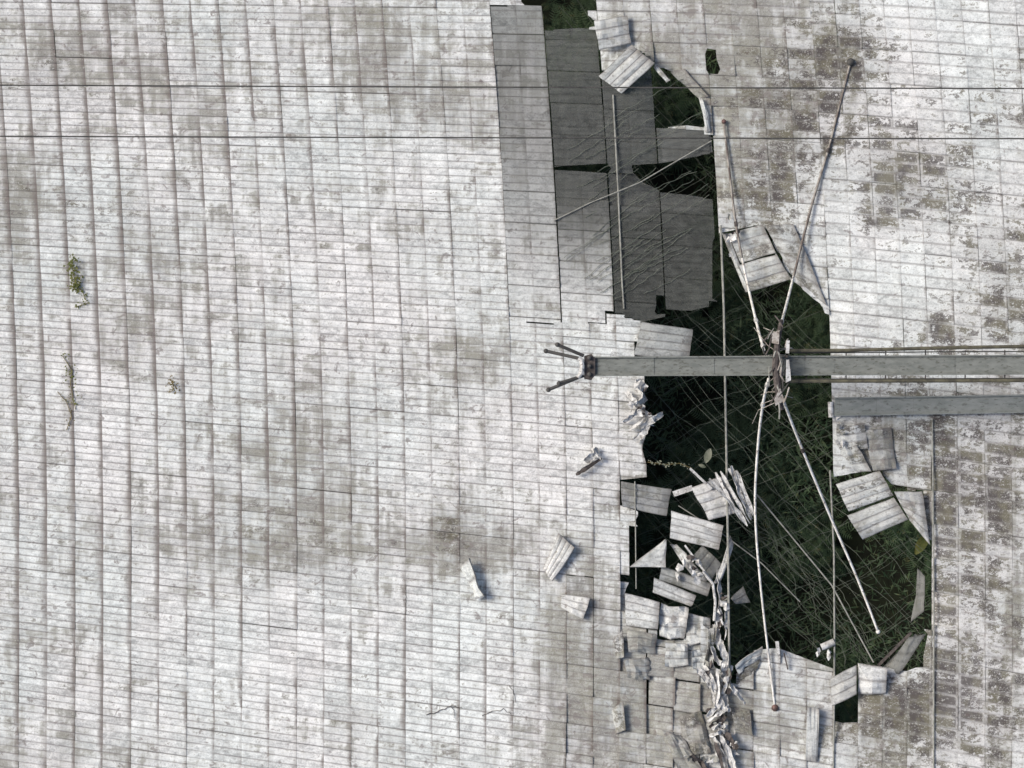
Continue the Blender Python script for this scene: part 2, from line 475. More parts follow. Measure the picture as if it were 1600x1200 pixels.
SEAM = [(600,700,500,600,.25),(60,700,260,700,.8),(200,120,260,260,.45),(420,750,160,200,.35),(640,1100,120,160,.3),(520,80,140,120,.3),(1000,1100,140,140,.35),(1230,1120,90,100,.2)]
def blobs(L, x, y):
    s = 0.0
    for cx, cy, rx, ry, a in L:
        d = ((x - cx) / rx) ** 2 + ((y - cy) / ry) ** 2
        if d < 7: s += a * math.exp(-d)
    return s
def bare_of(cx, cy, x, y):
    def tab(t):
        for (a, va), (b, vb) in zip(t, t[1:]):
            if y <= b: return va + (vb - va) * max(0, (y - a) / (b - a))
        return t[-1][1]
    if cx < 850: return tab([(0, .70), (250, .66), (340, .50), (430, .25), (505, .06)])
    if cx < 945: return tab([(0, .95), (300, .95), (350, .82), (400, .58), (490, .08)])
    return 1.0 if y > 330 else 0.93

def hole_dist(x, y, h):
    best = 1e9
    for (ax, ay), (cx, cy) in zip(h, h[1:] + h[:1]):
        dx, dy = cx - ax, cy - ay
        t = max(0, min(1, ((x - ax) * dx + (y - ay) * dy) / (dx * dx + dy * dy + 1e-9)))
        best = min(best, (ax + t * dx - x) ** 2 + (ay + t * dy - y) ** 2)
    return math.sqrt(best)

def make_panel(xa, xb, ya, yb, ncol, strips, sect, parent, tilt, r, nseg=None, rows_only=None):
    """one sheet panel: pressed strips, grooves between them, folded-down rim"""
    nseg = nseg or 3 * ncol
    us = [i / nseg for i in range(nseg + 1)]
    vsx = []
    for s in range(strips):
        vsx += [(s + 0.0, -1), (s + 0.10, 0), (s + 0.5, 1), (s + 0.90, 0)]
    vsx.append((strips, -1))
    tl = [r.gauss(0, tilt) for _ in range(4)]
    off = r.gauss(0, tilt * 0.7) - 0.004
    if r.random() < .05: tl[r.randrange(4)] += 3.5 * tilt
    gx, gy = 0.004 / (S * abs(xb - xa)), 0.002 / (S * abs(yb - ya))
    if sect == 'grey': gx, gy = .022 / (S * abs(xb - xa)), .006 / (S * abs(yb - ya))
    jx, jy = r.gauss(0, 0.2), r.gauss(0, 0.2)
    pxs, W, U = [], [], []
    st, mo, ba, se = [], [], [], []
    seed = r.uniform(0, 100)
    pa = plan((xa + xb) / 2, (ya + yb) / 2)
    rough = 0.012
    if sect == 'lower' and pa[0] < 1185:
        wgt = math.exp(-((pa[0] - 1070) / 90) ** 2)
        rough = .012 + .07 * wgt * r.random()
        tl = [t_ * (1 + 1.6 * wgt) for t_ in tl]
        jx += r.gauss(0, 1.6) * wgt; jy += r.gauss(0, 1.6) * wgt
    sagging = [h for h, b in zip(HOLES[:1] + HOLES[2:4], HOLE_BOX[:1] + HOLE_BOX[2:4]) if b[0] - 80 < pa[0] < b[2] + 80 and b[1] - 80 < pa[1] < b[3] + 80]
    sagamp = -abs(r.gauss(.10, .14)) * (0.5 if sect == 'left' else 1.0)
    for (vv, k) in vsx:
        v = vv / strips
        for u in us:
            uu = gx + u * (1 - 2 * gx); v2 = gy + v * (1 - 2 * gy)
            px, py = plan(xa + (xb - xa) * uu, ya + (yb - ya) * v2)
            px += jx; py += jy
            z = off + tl[0] * (1 - uu) * (1 - v2) + tl[1] * uu * (1 - v2) + tl[2] * uu * v2 + tl[3] * (1 - uu) * v2
            z += (0.010 if sect != 'grey' else 0.004) * k
            z += rough * mnoise.noise(Vector((px * 0.06, py * 0.06, seed)))
            if sagging:
                dd = min(hole_dist(px, py, h) for h in sagging)
                if dd < 75: z += sagamp * (math.exp(-dd / 22) - math.exp(-75 / 22))
            if k >= 0 and (u in (0.0, 1.0)): z += 0.006
            pxs.append((px, py))
            W.append(P(px, py, z))
            U.append((min(max(u * ncol, 0.001), ncol - 0.001), min(max(vv, 0.001), strips - 0.001)))
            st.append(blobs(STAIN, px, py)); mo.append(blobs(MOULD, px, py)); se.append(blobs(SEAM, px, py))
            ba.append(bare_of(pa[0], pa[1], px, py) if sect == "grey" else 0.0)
    nu = nseg + 1
    F = []
    tot = 0
    bx0, bx1 = min(p[0] for p in pxs), max(p[0] for p in pxs); by0, by1 = min(p[1] for p in pxs), max(p[1] for p in pxs)
    near = [h for h, b in zip(HOLES, HOLE_BOX) if b[0] < bx1 and b[2] > bx0 and b[1] < by1 and b[3] > by0]
    for h in near:
        for i, (x, y) in enumerate(pxs):
            if not inpoly(x, y, h): continue
            best = None
            for (ax, ay), (cx, cy) in zip(h, h[1:] + h[:1]):
                dx, dy = cx - ax, cy - ay
                t = max(0, min(1, ((x - ax) * dx + (y - ay) * dy) / (dx * dx + dy * dy + 1e-9)))
                qx, qy = ax + t * dx, ay + t * dy
                d = math.hypot(qx - x, qy - y)
                if best is None or d < best[0]: best = (d, qx, qy)
            if best[0] < 8:
                dz = W[i].z - P(x, y, 0).z
                pxs[i] = (best[1] + (best[1] - x) * .02, best[2] + (best[2] - y) * .02)
                W[i] = P(pxs[i][0], pxs[i][1], dz)
    for j in range(len(vsx) - 1):
        for i in range(nseg):
            q = (j * nu + i, (j + 1) * nu + i, (j + 1) * nu + i + 1, j * nu + i + 1)
            cx = sum(pxs[a][0] for a in q) / 4; cy = sum(pxs[a][1] for a in q) / 4
            tot += 1
            if section(cx, cy) != sect or in_hole(cx, cy): continue
            F.append(q)
    if len(F) < 0.12 * tot: return None
    # folded rim
    ec = {}
    for q in F:
        for a in range(4):
            e = (q[a], q[(a + 1) % 4])
            if (e[1], e[0]) in ec: ec.pop((e[1], e[0]))
            else: ec[e] = 1
    low = {}
    def lo(i):
        if i not in low:
            low[i] = len(W)
            W.append(W[i] + Vector((0, 0, -0.045))); U.append(U[i]); st.append(st[i]); mo.append(mo[i]); ba.append(ba[i]); se.append(se[i])
        return low[i]
    for (a, b) in list(ec):
        F.append((b, a, lo(a), lo(b)))
    used = sorted({i for q in F for i in q})
    mp = {o: k for k, o in enumerate(used)}
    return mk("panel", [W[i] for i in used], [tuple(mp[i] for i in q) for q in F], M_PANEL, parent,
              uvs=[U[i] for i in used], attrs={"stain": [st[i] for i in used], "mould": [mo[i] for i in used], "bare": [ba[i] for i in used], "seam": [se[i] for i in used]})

sec = {}
for key, lab in (("left", "broad pale weathered panel surface filling the left half, rows of pressed strips"),
                 ("upper", "brown-stained patch of panel surface above the hole, right of the dark grey panels"),
                 ("lower", "uneven beige panel surface below the hole's lower left edge"),
                 ("right", "mould-blotched panel surface along the right side of the hole"),
                 ("grey", "smooth dark grey perforated panels sagging above the walkway's left end")):
    sec[key] = tag(empty("reflector_surface"), lab, "dish surface", "sections of the reflector dish")

r = random.Random(3)
def xk(k): return 30 + 44.1 * k - 0.066 * k * k
xm = [xk(20) + (1303 - xk(20)) * i / 10 for i in range(11)]
rows = [(-170 + 46 * j) for j in range(34)]
for j, y0 in enumerate(rows):
    y1 = y0 + 46
    # left: two columns per panel, their joints in line
    k = -2
    while k < 19.5:
        x0, x1 = xk(k), xk(min(k + 2, 30))
        c = plan((x0 + x1) / 2, y0 + 23)
        if -30 < c[1] < 1230 and c[0] > -50:
            make_panel(x0, x1, y0, y1, 2, 4, "left", sec["left"], 0.005, r)
        k += 2
    for k in range(10):
        x0, x1 = xm[k], xm[k + 1]
        c = plan((x0 + x1) / 2, y0 + 23)
        if not (-30 < c[1] < 1230): continue
        if c[1] < 520 and (c[0] > 900): make_panel(x0, x1, y0, y1, 1, 3, "upper", sec["upper"], 0.009, r)
        if c[1] > 860: make_panel(x0, x1, y0, y1, 1, 4, "lower", sec["lower"], 0.034, r)
        if 470 < c[1] < 940 and c[0] < 1100: make_panel(x0, x1, y0, y1, 1, 4, "left", sec["left"], 0.012, r)
xr = [1303 + 38.3 * j for j in range(5)] + [1456 + 42 * j for j in range(1, 6)]
for j in range(34):
    y0 = -240 + 49 * j; y1 = y0 + 49
    for a, b in zip(xr[:-1], xr[1:]):
        c = plan((a + b) / 2, y0 + 24)
        if not (-30 < c[1] < 1230) or c[0] > 1640: continue
        make_panel(a, b, y0, y1, 1, 3, "right", sec["right"], 0.006, r)
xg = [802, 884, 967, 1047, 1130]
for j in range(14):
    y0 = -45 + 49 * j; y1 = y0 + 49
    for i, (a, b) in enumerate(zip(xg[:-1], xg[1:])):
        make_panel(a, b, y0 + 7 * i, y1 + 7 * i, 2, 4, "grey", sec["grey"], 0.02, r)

# outer part of the dish around the view, one continuous sheet of the same panels
def outer(parent):
    V, F, U = [], [], []
    def cellq(x0, x1, y0, y1):
        b = len(V)
        for (x, y) in ((x0, y0), (x1, y0), (x1, y1), (x0, y1)):
            V.append(P(x, y, -0.01))
        U.extend([(.05, .05), (1.95, .05), (1.95, 3.95), (.05, 3.95)])
        F.append((b + 3, b + 2, b + 1, b))
    for iy in range(-14, 40):
        for ix in range(-10, 29):
            x0, x1, y0, y1 = ix * 88 + 2, ix * 88 + 87, iy * 46 + 1, iy * 46 + 45
            if x1 < -90 or x0 > 1680 or y1 < -85 or y0 > 1280: cellq(x0, x1, y0, y1)
    n = len(V)
    o = mk("panel", V, F, M_PANEL, parent, uvs=U, attrs={"stain": [0.1] * n, "mould": [0.0] * n, "bare": [0.0] * n, "seam": [.3] * n})
    o["kind"] = "stuff"
outer(sec["left"])

# ------------------------------------------------------------------ loose and broken panels
def sheet(name, quad, zs, strips, label, cat="loose panel", group=None, crumple=0.0, stain=0.0, mould=0.0, bare=0.0, thick=0.028, fold=None, seed=0, mat=None, tri=False):
    """broken panel: strips run from corner 0 to corner 1, stacked towards corner 3"""
    c = [P(q[0], q[1], z) for q, z in zip(quad, zs)]
    sr = random.Random(seed * 13 + 5)
    if fold is None: fold = sr.uniform(-.03, .09)
    bend = sr.uniform(-.05, .10); crumple = crumple or .045
    cur = [sr.uniform(-.06, .12) for _ in range(4)]
    nu = 7
    rows_ = []
    for s in range(strips): rows_ += [(s, -1), (s + .12, 0), (s + .5, 1), (s + .88, 0)]
    rows_.append((strips, -1))
    nrm = (c[1] - c[0]).cross(c[3] - c[0])
    nrm = nrm.normalized() if nrm.length > 1e-6 else Vector((0, 0, 1))
    if nrm.z < 0: nrm = -nrm
    V, U = [], []
    for vv, k in rows_:
        v = vv / strips
        for i in range(nu):
            u = i / (nu - 1)
            p = c[0].lerp(c[1], u).lerp(c[3].lerp(c[2], u), v)
            h = 0.014 * k
            if crumple:
                q = Vector((u * 2.3 + seed * 7.1, v * 2.3, seed * 3.3))
                p = p + Vector((mnoise.noise(q + Vector((9, 0, 0))), mnoise.noise(q + Vector((0, 9, 0))), 0)) * crumple * 0.6
                h += crumple * (abs(mnoise.noise(q)) * 2.2 - 0.4)
            h += fold * 4 * v * (1 - v) + bend * 4 * u * (1 - u)
            h += cur[0] * ((1 - u) * (1 - v)) ** 3 + cur[1] * (u * (1 - v)) ** 3 + cur[2] * (u * v) ** 3 + cur[3] * ((1 - u) * v) ** 3
            V.append(p + nrm * h); U.append((.08 + .8 * u, min(max(vv, .002), strips - .002)))
    nr = len(rows_)
    top = len(V)
    V += [p - nrm * thick for p in V[:top]]
    U += U[:top]
    F = []
    for j in range(nr - 1):
        for i in range(nu - 1):
            q = (j * nu + i, (j + 1) * nu + i, (j + 1) * nu + i + 1, j * nu + i + 1)
            F.append(q); F.append(tuple(a + top for a in q[::-1]))
    rim = [i for i in range(nu)] + [j * nu + nu - 1 for j in range(1, nr)] + [(nr - 1) * nu + i for i in range(nu - 2, -1, -1)] + [j * nu for j in range(nr - 2, 0, -1)]
    for a, b in zip(rim, rim[1:] + rim[:1]):
        F.append((a, b, b + top, a + top))
    n2 = len(V)
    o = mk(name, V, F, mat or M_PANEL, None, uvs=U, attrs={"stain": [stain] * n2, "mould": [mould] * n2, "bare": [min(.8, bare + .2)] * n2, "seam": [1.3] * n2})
    recentre(o)
    return tag(o, label, cat, group)

G1 = "panels torn loose around the hole"
L = lambda *a, **k: sheet("loose_panel", *a, group=G1, **k)
L([(928,33),(979,25),(986,68),(936,79)], [.25,.12,.1,.3], 3, "pinkish white panel lifted at the top, above the diagonal ribbed one", stain=.1)
L([(935,119),(986,70),(1023,99),(972,146)], [.15,.7,.6,.1], 4, "pale ribbed panel lying diagonally at the head of the grey panels", bare=.12, seed=1)
L([(1022,104),(1028,101),(1048,124),(1043,128)], [.2,.3,.3,.2], 1, "narrow bright strip leaning beside the diagonal ribbed panel", cat="metal strip")
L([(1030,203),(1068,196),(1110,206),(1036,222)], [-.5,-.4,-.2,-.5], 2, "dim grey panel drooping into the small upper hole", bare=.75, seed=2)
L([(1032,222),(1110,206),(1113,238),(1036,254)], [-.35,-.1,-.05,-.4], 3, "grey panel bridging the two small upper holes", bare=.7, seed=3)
L([(1138,366),(1192,350),(1212,394),(1157,411)], [-.1,.15,.1,-.25], 3, "tilted panel hanging at hole's upper right rim, higher of two", stain=.3, mould=.3, seed=4)
L([(1155,414),(1213,398),(1236,436),(1172,456)], [-.2,.1,.0,-.35], 3, "tilted panel hanging at hole's upper right rim, lower of two", stain=.25, mould=.2, seed=5)
L([(1127,365),(1138,365),(1172,455),(1166,456)], [-.3,-.2,-.4,-.6], 1, "pale edge strip under the two tilted panels at upper right rim", cat="metal strip", seed=6)
L([(1003,503),(1083,515),(1076,562),(990,555)], [.05,-.15,-.1,.1], 4, "smooth grey panel touching the walkway's upper side", bare=.30, seed=7)
L([(970,752),(1050,764),(1041,806),(972,792)], [.15,-.05,-.15,.1], 4, "bluish grey panel at the hole's left rim above the smaller dark gaps", bare=.35, seed=8)
L([(1049,798),(1130,820),(1123,859),(1047,840)], [-.05,-.15,-.3,-.15], 4, "clean ribbed panel in the middle of the wreckage, tilted right", stain=-.1, seed=9)
L([(1080,762),(1134,742),(1152,800),(1108,813)], [.05,.1,-.1,-.05], 4, "bent panel under the bundle of twisted rails", stain=-.1, crumple=.06, seed=10)
L([(984,886),(1039,842),(1041,844),(1040,886)], [.1,.1,.1,.1], 1, "triangular torn panel with one pointed end beside the dark gaps", stain=.1, seed=11)
L([(1046,852),(1060,850),(1108,906),(1092,914)], [-.2,-.1,-.1,-.3], 2, "narrow twisted panel lying below the clean ribbed one", crumple=.1, seed=12)
L([(1142,838),(1146,850),(1128,908),(1116,912)], [.1,.0,-.1,-.1], 1, "slender blade-shaped panel standing on edge right of the wreckage", seed=13)
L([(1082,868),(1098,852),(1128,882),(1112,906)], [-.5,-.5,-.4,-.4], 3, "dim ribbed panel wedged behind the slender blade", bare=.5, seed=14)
L([(1034,884),(1112,912),(1104,932),(1030,906)], [-.1,-.1,-.2,-.2], 2, "curled ribbed panel, upper of two below the triangular one", bare=.35, fold=.12, seed=15)
L([(1022,903),(1088,931),(1080,948),(1020,926)], [.0,-.1,-.2,-.1], 2, "curled ribbed panel, lower of two below the triangular one", stain=-.2, fold=.1, seed=16)
L([(977,926),(1031,941),(1028,984),(978,978)], [.05,.12,.1,.02], 4, "clean panel bent upward at the lower left corner of the hole", stain=-.3, fold=.08, seed=17)
L([(1032,944),(1075,948),(1068,1000),(1030,994)], [.0,.05,.0,-.05], 3, "crumpled panel with torn folds next to the clean bent one", crumple=.16, stain=-.1, seed=18)
L([(1074,958),(1110,966),(1112,1000),(1072,1010)], [-.1,-.2,-.1,.02], 3, "sagging pale green panel at the edge left of the vertical cable", stain=0, fold=-.1, seed=19)
L([(1306,757),(1374,735),(1396,774),(1326,799)], [-.05,.12,.1,-.15], 4, "ribbed panel jutting over the hole from the right, higher of two", mould=.35, seed=20)
L([(1324,806),(1396,777),(1419,811),(1348,843)], [-.1,.1,.05,-.25], 3, "ribbed panel jutting over the hole from the right, lower of two", mould=.1, bare=.15, seed=21)
L([(1396,768),(1440,768),(1453,852),(1420,812)], [.05,.03,.03,.0], 4, "stained triangular panel right of the two jutting panels", mould=.3, stain=.4, seed=22)
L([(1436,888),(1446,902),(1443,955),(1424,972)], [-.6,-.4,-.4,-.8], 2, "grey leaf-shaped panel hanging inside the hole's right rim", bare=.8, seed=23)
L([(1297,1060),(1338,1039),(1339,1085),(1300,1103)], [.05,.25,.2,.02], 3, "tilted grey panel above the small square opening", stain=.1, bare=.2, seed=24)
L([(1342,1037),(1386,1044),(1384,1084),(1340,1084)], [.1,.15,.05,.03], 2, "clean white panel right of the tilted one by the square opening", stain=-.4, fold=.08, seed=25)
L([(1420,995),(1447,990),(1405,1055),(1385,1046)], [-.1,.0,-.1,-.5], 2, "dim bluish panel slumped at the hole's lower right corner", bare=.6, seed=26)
G2 = "panels lying on the intact surface"
L2 = lambda *a, **k: sheet("loose_panel", *a, group=G2, **k)
L2([(848,888),(873,834),(898,856),(863,908)], [.10,.22,.34,.24], 4, "pale five-sided panel lying diagonally on the surface with a dark right edge", stain=-.3, seed=30, thick=.10)
L2([(722,884),(733,872),(757,932),(747,936)], [.08,.45,.38,.1], 2, "small crumpled panel standing on edge, leftmost of the loose ones", stain=-.4, crumple=.10, seed=31, thick=.06)
L2([(878,928),(922,934),(912,968),(876,950)], [.05,.22,.22,.05], 3, "small creased panel below the five-sided one", stain=-.3, crumple=.05, seed=32, thick=.08)
L2([(1262,1105),(1280,1107),(1278,1190),(1258,1188)], [.2,.2,.16,.16], 1, "long upright plank-like strip left of the square opening", cat="metal strip", stain=-.2, bare=.1, seed=33, thick=.12)

L([(1307,668),(1350,662),(1356,700),(1308,706)], [.05,.1,.06,-.05], 3, "pale rippled panel on the right rim just below the gangway", mould=.5, crumple=.05, seed=60)
L([(1303,702),(1340,694),(1362,737),(1310,740)], [-.12,.1,.08,-.2], 3, "twisted striped panel on the right rim above the two jutting panels", mould=.6, crumple=.09, seed=61)
L([(1350,672),(1392,668),(1400,732),(1364,736)], [.08,.05,.05,.1], 4, "yellow-stained panel right of the twisted striped one", stain=1.4, mould=.3, seed=62)
L([(1092,152),(1099,156),(1112,205),(1104,206)], [.12,.05,.0,.1], 1, "narrow white bent edge strip on the upper small hole's right side", cat="metal strip", seed=63)
L([(1048,112),(1070,108),(1108,150),(1094,156)], [-.1,.08,.06,-.12], 2, "brownish panel curving down into the upper small hole", stain=.8, seed=64)
L([(1196,352),(1240,350),(1292,478),(1240,436)], [.1,.05,.02,-.1], 4, "pale drooping panel between two rods at the upper right rim", stain=.4, mould=.3, seed=65)
L([(980,984),(1026,990),(1024,1022),(982,1020)], [.10,.05,-.02,.16], 3, "buckled grey panel directly below the clean bent one", stain=.5, crumple=.09, seed=66)
L([(976,1030),(1014,1028),(1016,1062),(980,1060)], [.16,.04,.02,.05], 3, "buckled beige panel in the second row below the clean bent one", stain=.7, crumple=.08, seed=67)
L([(1060,1120),(1096,1112),(1112,1176),(1076,1180)], [.05,.14,.08,.0], 3, "dark mouldy panel sagging left of the lower debris pile", stain=.9, mould=.7, crumple=.10, seed=68)
L([(1036,1140),(1066,1150),(1100,1206),(1060,1206)], [.1,.05,.1,.02], 3, "beige buckled panel leaning at the bottom edge left of the pile", stain=.6, crumple=.1, seed=69)
L([(956,1108),(974,1096),(978,1140),(962,1146)], [.04,.2,.16,.02], 1, "small upturned flap with a dark gap in the beige area", stain=.4, mould=.4, seed=70)
L([(962,1000),(974,984),(978,1026),(960,1030)], [.03,.2,.12,.02], 1, "small brown-edged flap left of the buckled grey panel", mould=.9, seed=71)
L([(1040,1004),(1074,1006),(1076,1040),(1040,1042)], [.05,.1,.02,.04], 3, "pale dented panel below the crumpled one", stain=.2, crumple=.07, seed=72)
L([(1080,1016),(1108,1012),(1106,1046),(1082,1046)], [.1,.0,.05,.08], 3, "pale dented panel left of the debris pile's head", stain=.1, crumple=.07, seed=73)
# crumpled strips
def ribbon(pts, wd, zs, label, group, seed, mat=M_TORN, cat="metal strip", name="torn_strip"):
    rr = random.Random(seed)
    n = 9
    ctr = []
    m = len(pts) - 1
    for i in range(n):
        t = i / (n - 1) * m
        k = min(int(t), m - 1); q = t - k
        a, b = pts[k], pts[k + 1]
        ctr.append(P(a[0] + (b[0] - a[0]) * q, a[1] + (b[1] - a[1]) * q, zs[k] + (zs[k + 1] - zs[k]) * q))
    V, F = [], []
    ang0 = rr.uniform(-.9, .9)
    for i, p in enumerate(ctr):
        t = (ctr[min(i + 1, n - 1)] - ctr[max(i - 1, 0)]).normalized()
        s = t.cross(Vector((0, 0, 1))).normalized()
        u = s.cross(t).normalized()
        a = ang0 + rr.uniform(-.35, .35) + i * rr.uniform(-.12, .12)
        s2 = s * math.cos(a) + u * math.sin(a); u2 = u * math.cos(a) - s * math.sin(a)
        ww = wd * S * 0.5 * (0.75 + 0.5 * rr.random()) * (0.55 if i in (0, n - 1) else 1)
        prof = [(-1, .35), (-.92, 0), (-.3, .12 * rr.uniform(-1, 1)), (.3, .12 * rr.uniform(-1, 1)), (.92, 0), (1, .35)]
        for (x, y) in prof: V.append(p + s2 * (x * ww) + u2 * (y * ww * 0.9))
    mpr = 6
    top = len(V)
    for i in range(n - 1):
        for k in range(mpr - 1):
            F.append((i * mpr + k, i * mpr + k + 1, (i + 1) * mpr + k + 1, (i + 1) * mpr + k))
    V += [v + Vector((0, 0, -0.02)) for v in V[:top]]
    F += [tuple(a + top for a in q[::-1]) for q in F[:]]
    for i in range(n - 1):
        F.append((i * mpr, (i + 1) * mpr, (i + 1) * mpr + top, i * mpr + top))
        F.append((i * mpr + 5 + top, (i + 1) * mpr + 5 + top, (i + 1) * mpr + 5, i * mpr + 5))
    for i in (0, n - 1):
        for k in range(mpr - 1):
            F.append((i * mpr + k, i * mpr + k + 1, i * mpr + k + 1 + top, i * mpr + k + top))
    o = mk(name, V, F, mat)
    recentre(o)
    return tag(o, label, cat, group)

ORD = ['topmost', 'second', 'third', 'fourth', 'fifth', 'sixth', 'seventh', 'eighth', 'ninth', 'tenth', 'eleventh', 'twelfth', 'thirteenth', 'fourteenth', 'fifteenth', 'sixteenth', 'seventeenth', 'eighteenth', 'nineteenth', 'twentieth', 'lowest']
def ranked(items, text, key=lambda it: sum(p[1] for p in it[0])):
    order = sorted(range(len(items)), key=lambda i: key(items[i]))
    rk = {i: k for k, i in enumerate(order)}
    n = len(items)
    return [text.format('lowest' if rk[i] == n - 1 else ORD[rk[i]], '' if rk[i] in (0, n - 1) else ' from the top') for i in range(n)]
LA = "crumpled white strip in the debris pile at the bottom, left of the hanging cable's end"
GA = "strips of the bottom debris pile"
pile = [([(1090,1044),(1105,1062),(1116,1080)],9),([(1100,1040),(1112,1060),(1118,1082)],7),([(1125,1005),(1134,1030),(1130,1060)],11),([(1136,1035),(1140,1058),(1138,1085)],8),
        ([(1120,1060),(1116,1095),(1128,1115)],10),([(1104,1120),(1116,1108),(1124,1100)],9),([(1106,1128),(1120,1118),(1132,1108)],8),([(1108,1136),(1122,1128),(1134,1120)],9),
        ([(1108,1150),(1122,1145),(1134,1142)],6),([(1115,1150),(1128,1175),(1140,1215)],11),([(1126,1148),(1138,1180),(1150,1215)],8),([(1135,1145),(1144,1160),(1152,1172)],10),
        ([(1140,1070),(1152,1085),(1164,1100)],10),([(1112,1080),(1124,1090),(1134,1112)],8),([(1130,1080),(1134,1100),(1140,1112)],9),([(1080,1180),(1095,1192),(1110,1215)],12),
        ([(1112,1010),(1118,1030),(1132,1042)],9),([(1120,1046),(1124,1078),(1120,1100)],5),([(1144,1040),(1136,1066),(1126,1092)],5),([(1118,1160),(1126,1186),(1132,1212)],6),([(1136,1165),(1146,1190),(1150,1212)],6)]
LAS = ranked(pile, '{} white crumpled strip{} in the debris pile at the bottom')
for i, (pts, wd) in enumerate(pile):
    rr = random.Random(i)
    zz = [rr.uniform(.12, .5) for _ in pts]
    ribbon(pts, wd, zz, LAS[i].replace('white ', '' if i % 4 == 3 else 'white '), GA, i + 40, mat=M_BROWN if i % 4 == 3 else M_TORN)
L([(1148,1040),(1192,1012),(1188,1030),(1152,1052)], [.35,.5,.1,.05], 2, "bright bent flap curling up beside the long lower left rod", stain=-.5, crumple=.08, seed=41)
L([(1150,1052),(1188,1030),(1172,1075),(1150,1085)], [.0,.05,-.2,-.3], 2, "dark green mouldy sheet hanging below the bright bent flap", mould=.8, stain=.8, seed=42)
L([(1142,1105),(1172,1108),(1176,1150),(1148,1140)], [.1,.12,.1,.08], 2, "mossy grey slab in the debris pile beside the lower left rod", mould=.45, stain=.7, crumple=.05, seed=43)
LB = "crumpled strip at the hole's left rim just below the walkway"
rim_strips = [([(996,592),(1004,605),(1002,632)],16),([(978,612),(990,625),(1000,640)],10),([(974,660),(990,648),(1004,636)],9),([(1000,668),(1020,655),(1036,646)],11),([(984,672),(1000,660),(1018,648)],7),([(992,690),(1004,678),(1014,664)],10)]
rim_strips_L = ranked(rim_strips, "{} crumpled strip{} at the hole's left rim just below the walkway")
for i, (pts, wd) in enumerate(rim_strips):
    ribbon(pts, wd, [.15, .3, .1], rim_strips_L[i], "strips below the walkway", 70 + i)
LC = "small torn strip lying on the surface left of the hole, below the walkway's end"
surf_strips = [([(915,722),(925,712),(934,700)],12),([(900,742),(915,732),(940,716)],6),([(924,700),(934,712),(942,722)],6)]
surf_strips_L = ranked(surf_strips, '{} torn strip{} on the surface left of the hole, below the prongs')
for i, (pts, wd) in enumerate(surf_strips):
    ribbon(pts, wd, [.2, .3, .15], surf_strips_L[i], "strips left of the hole", 80 + i, mat=M_TORN if i != 1 else M_BROWN)
LD = "twisted rail in the bundle hanging over the bent panel"
for i, (a, b) in enumerate([((1118,738),(1168,822)),((1126,736),(1172,818)),((1138,732),(1160,770)),((1142,728),(1174,812)),((1150,735),(1178,806)),((1108,748),(1164,818))]):
    ribbon([a, ((a[0] + b[0]) / 2 + 3 * (i % 3 - 1), (a[1] + b[1]) / 2), b], 6 + 2 * (i == 3), [.35, .25, .0], ["second twisted rail from the left in the bundle over the bent panel", "third twisted rail from the left in the bundle over the bent panel", "shortest twisted rail in the bundle over the bent panel", "widest twisted rail in the bundle over the bent panel", "rightmost twisted rail in the bundle over the bent panel", "leftmost twisted rail in the bundle over the bent panel"][i], "bundle of twisted rails", 90 + i)
tag(recentre(MB().beam(P(1078,732,.3), P(1112,764,.2), .09, .06).build("metal_bar", M_TORN)), "short white bar poking from the bent panel toward the stems", "bar")
tag(recentre(MB().beam(P(1052,772,0), P(1082,762,.05), .2, .04).build("metal_plate", M_TORN)), "small white plate between bluish grey panel and bent panel", "plate")
tag(recentre(MB().beam(P(1070,852,.15), P(1112,908,.1), .07, .05).build("metal_bar", M_TORN)), "thin white bar slanting down to the forked strut in the wreckage", "bar")
tag(recentre(MB().tube([P(1098,893,.2), P(1114,912,.2), P(1118,940,.15), P(1116,970,.1)], .055, 6).build("metal_bar", M_TORN)), "bent white strut left of the vertical cable, below the blade", "bar")
tag(recentre(MB().beam(P(1372,1040,-.5), P(1424,988,-.2), .10, .08).build("metal_bar", M_BROWN)), "dark rail slanting across the hole's lower right corner", "bar")
tag(recentre(MB().beam(P(1380,1046,-.7), P(1432,992,-.4), .12, .08).build("metal_bar", M_STEEL)), "grey rail beside the dark rail at the hole's lower right corner", "bar")
tag(recentre(MB().beam(P(1214,1002,.1), P(1216,1022,.1), .12, .1).build("metal_bar", M_TORN)), "short white stub standing on the hole's bottom rim", "bar")
tag(recentre(MB().beam(P(1225,1020,.05), P(1231,1046,.05), .05, .05).build("metal_bar", M_BROWN)), "thin dark bar lying on the bottom rim right of the stub", "bar")
hang_strips = [([(1122,890),(1124,930),(1122,985)],10),([(1134,930),(1136,970),(1132,1000)],9),([(1116,975),(1122,1000),(1128,1016)],12)]
hang_strips_L = ranked(hang_strips, '{} grey hanging strip{} along the vertical cable beside the wreckage')
for i, (pts, wd) in enumerate(hang_strips):
    ribbon(pts, wd, [-.1, -.15, .0], hang_strips_L[i], "hanging strips by the cable", 110 + i)
L([(1108,985),(1118,978),(1112,1030),(1100,1040)], [.15,.0,-.1,.1], 1, "dark brown stained flap left of the cable above the debris pile", mould=1.4, seed=50)
L([(1142,935),(1160,916),(1172,942),(1150,944)], [-.8,-.9,-.9,-.8], 2, "dim torn sheet hanging in the hole right of the vertical cable", bare=.5, seed=51)
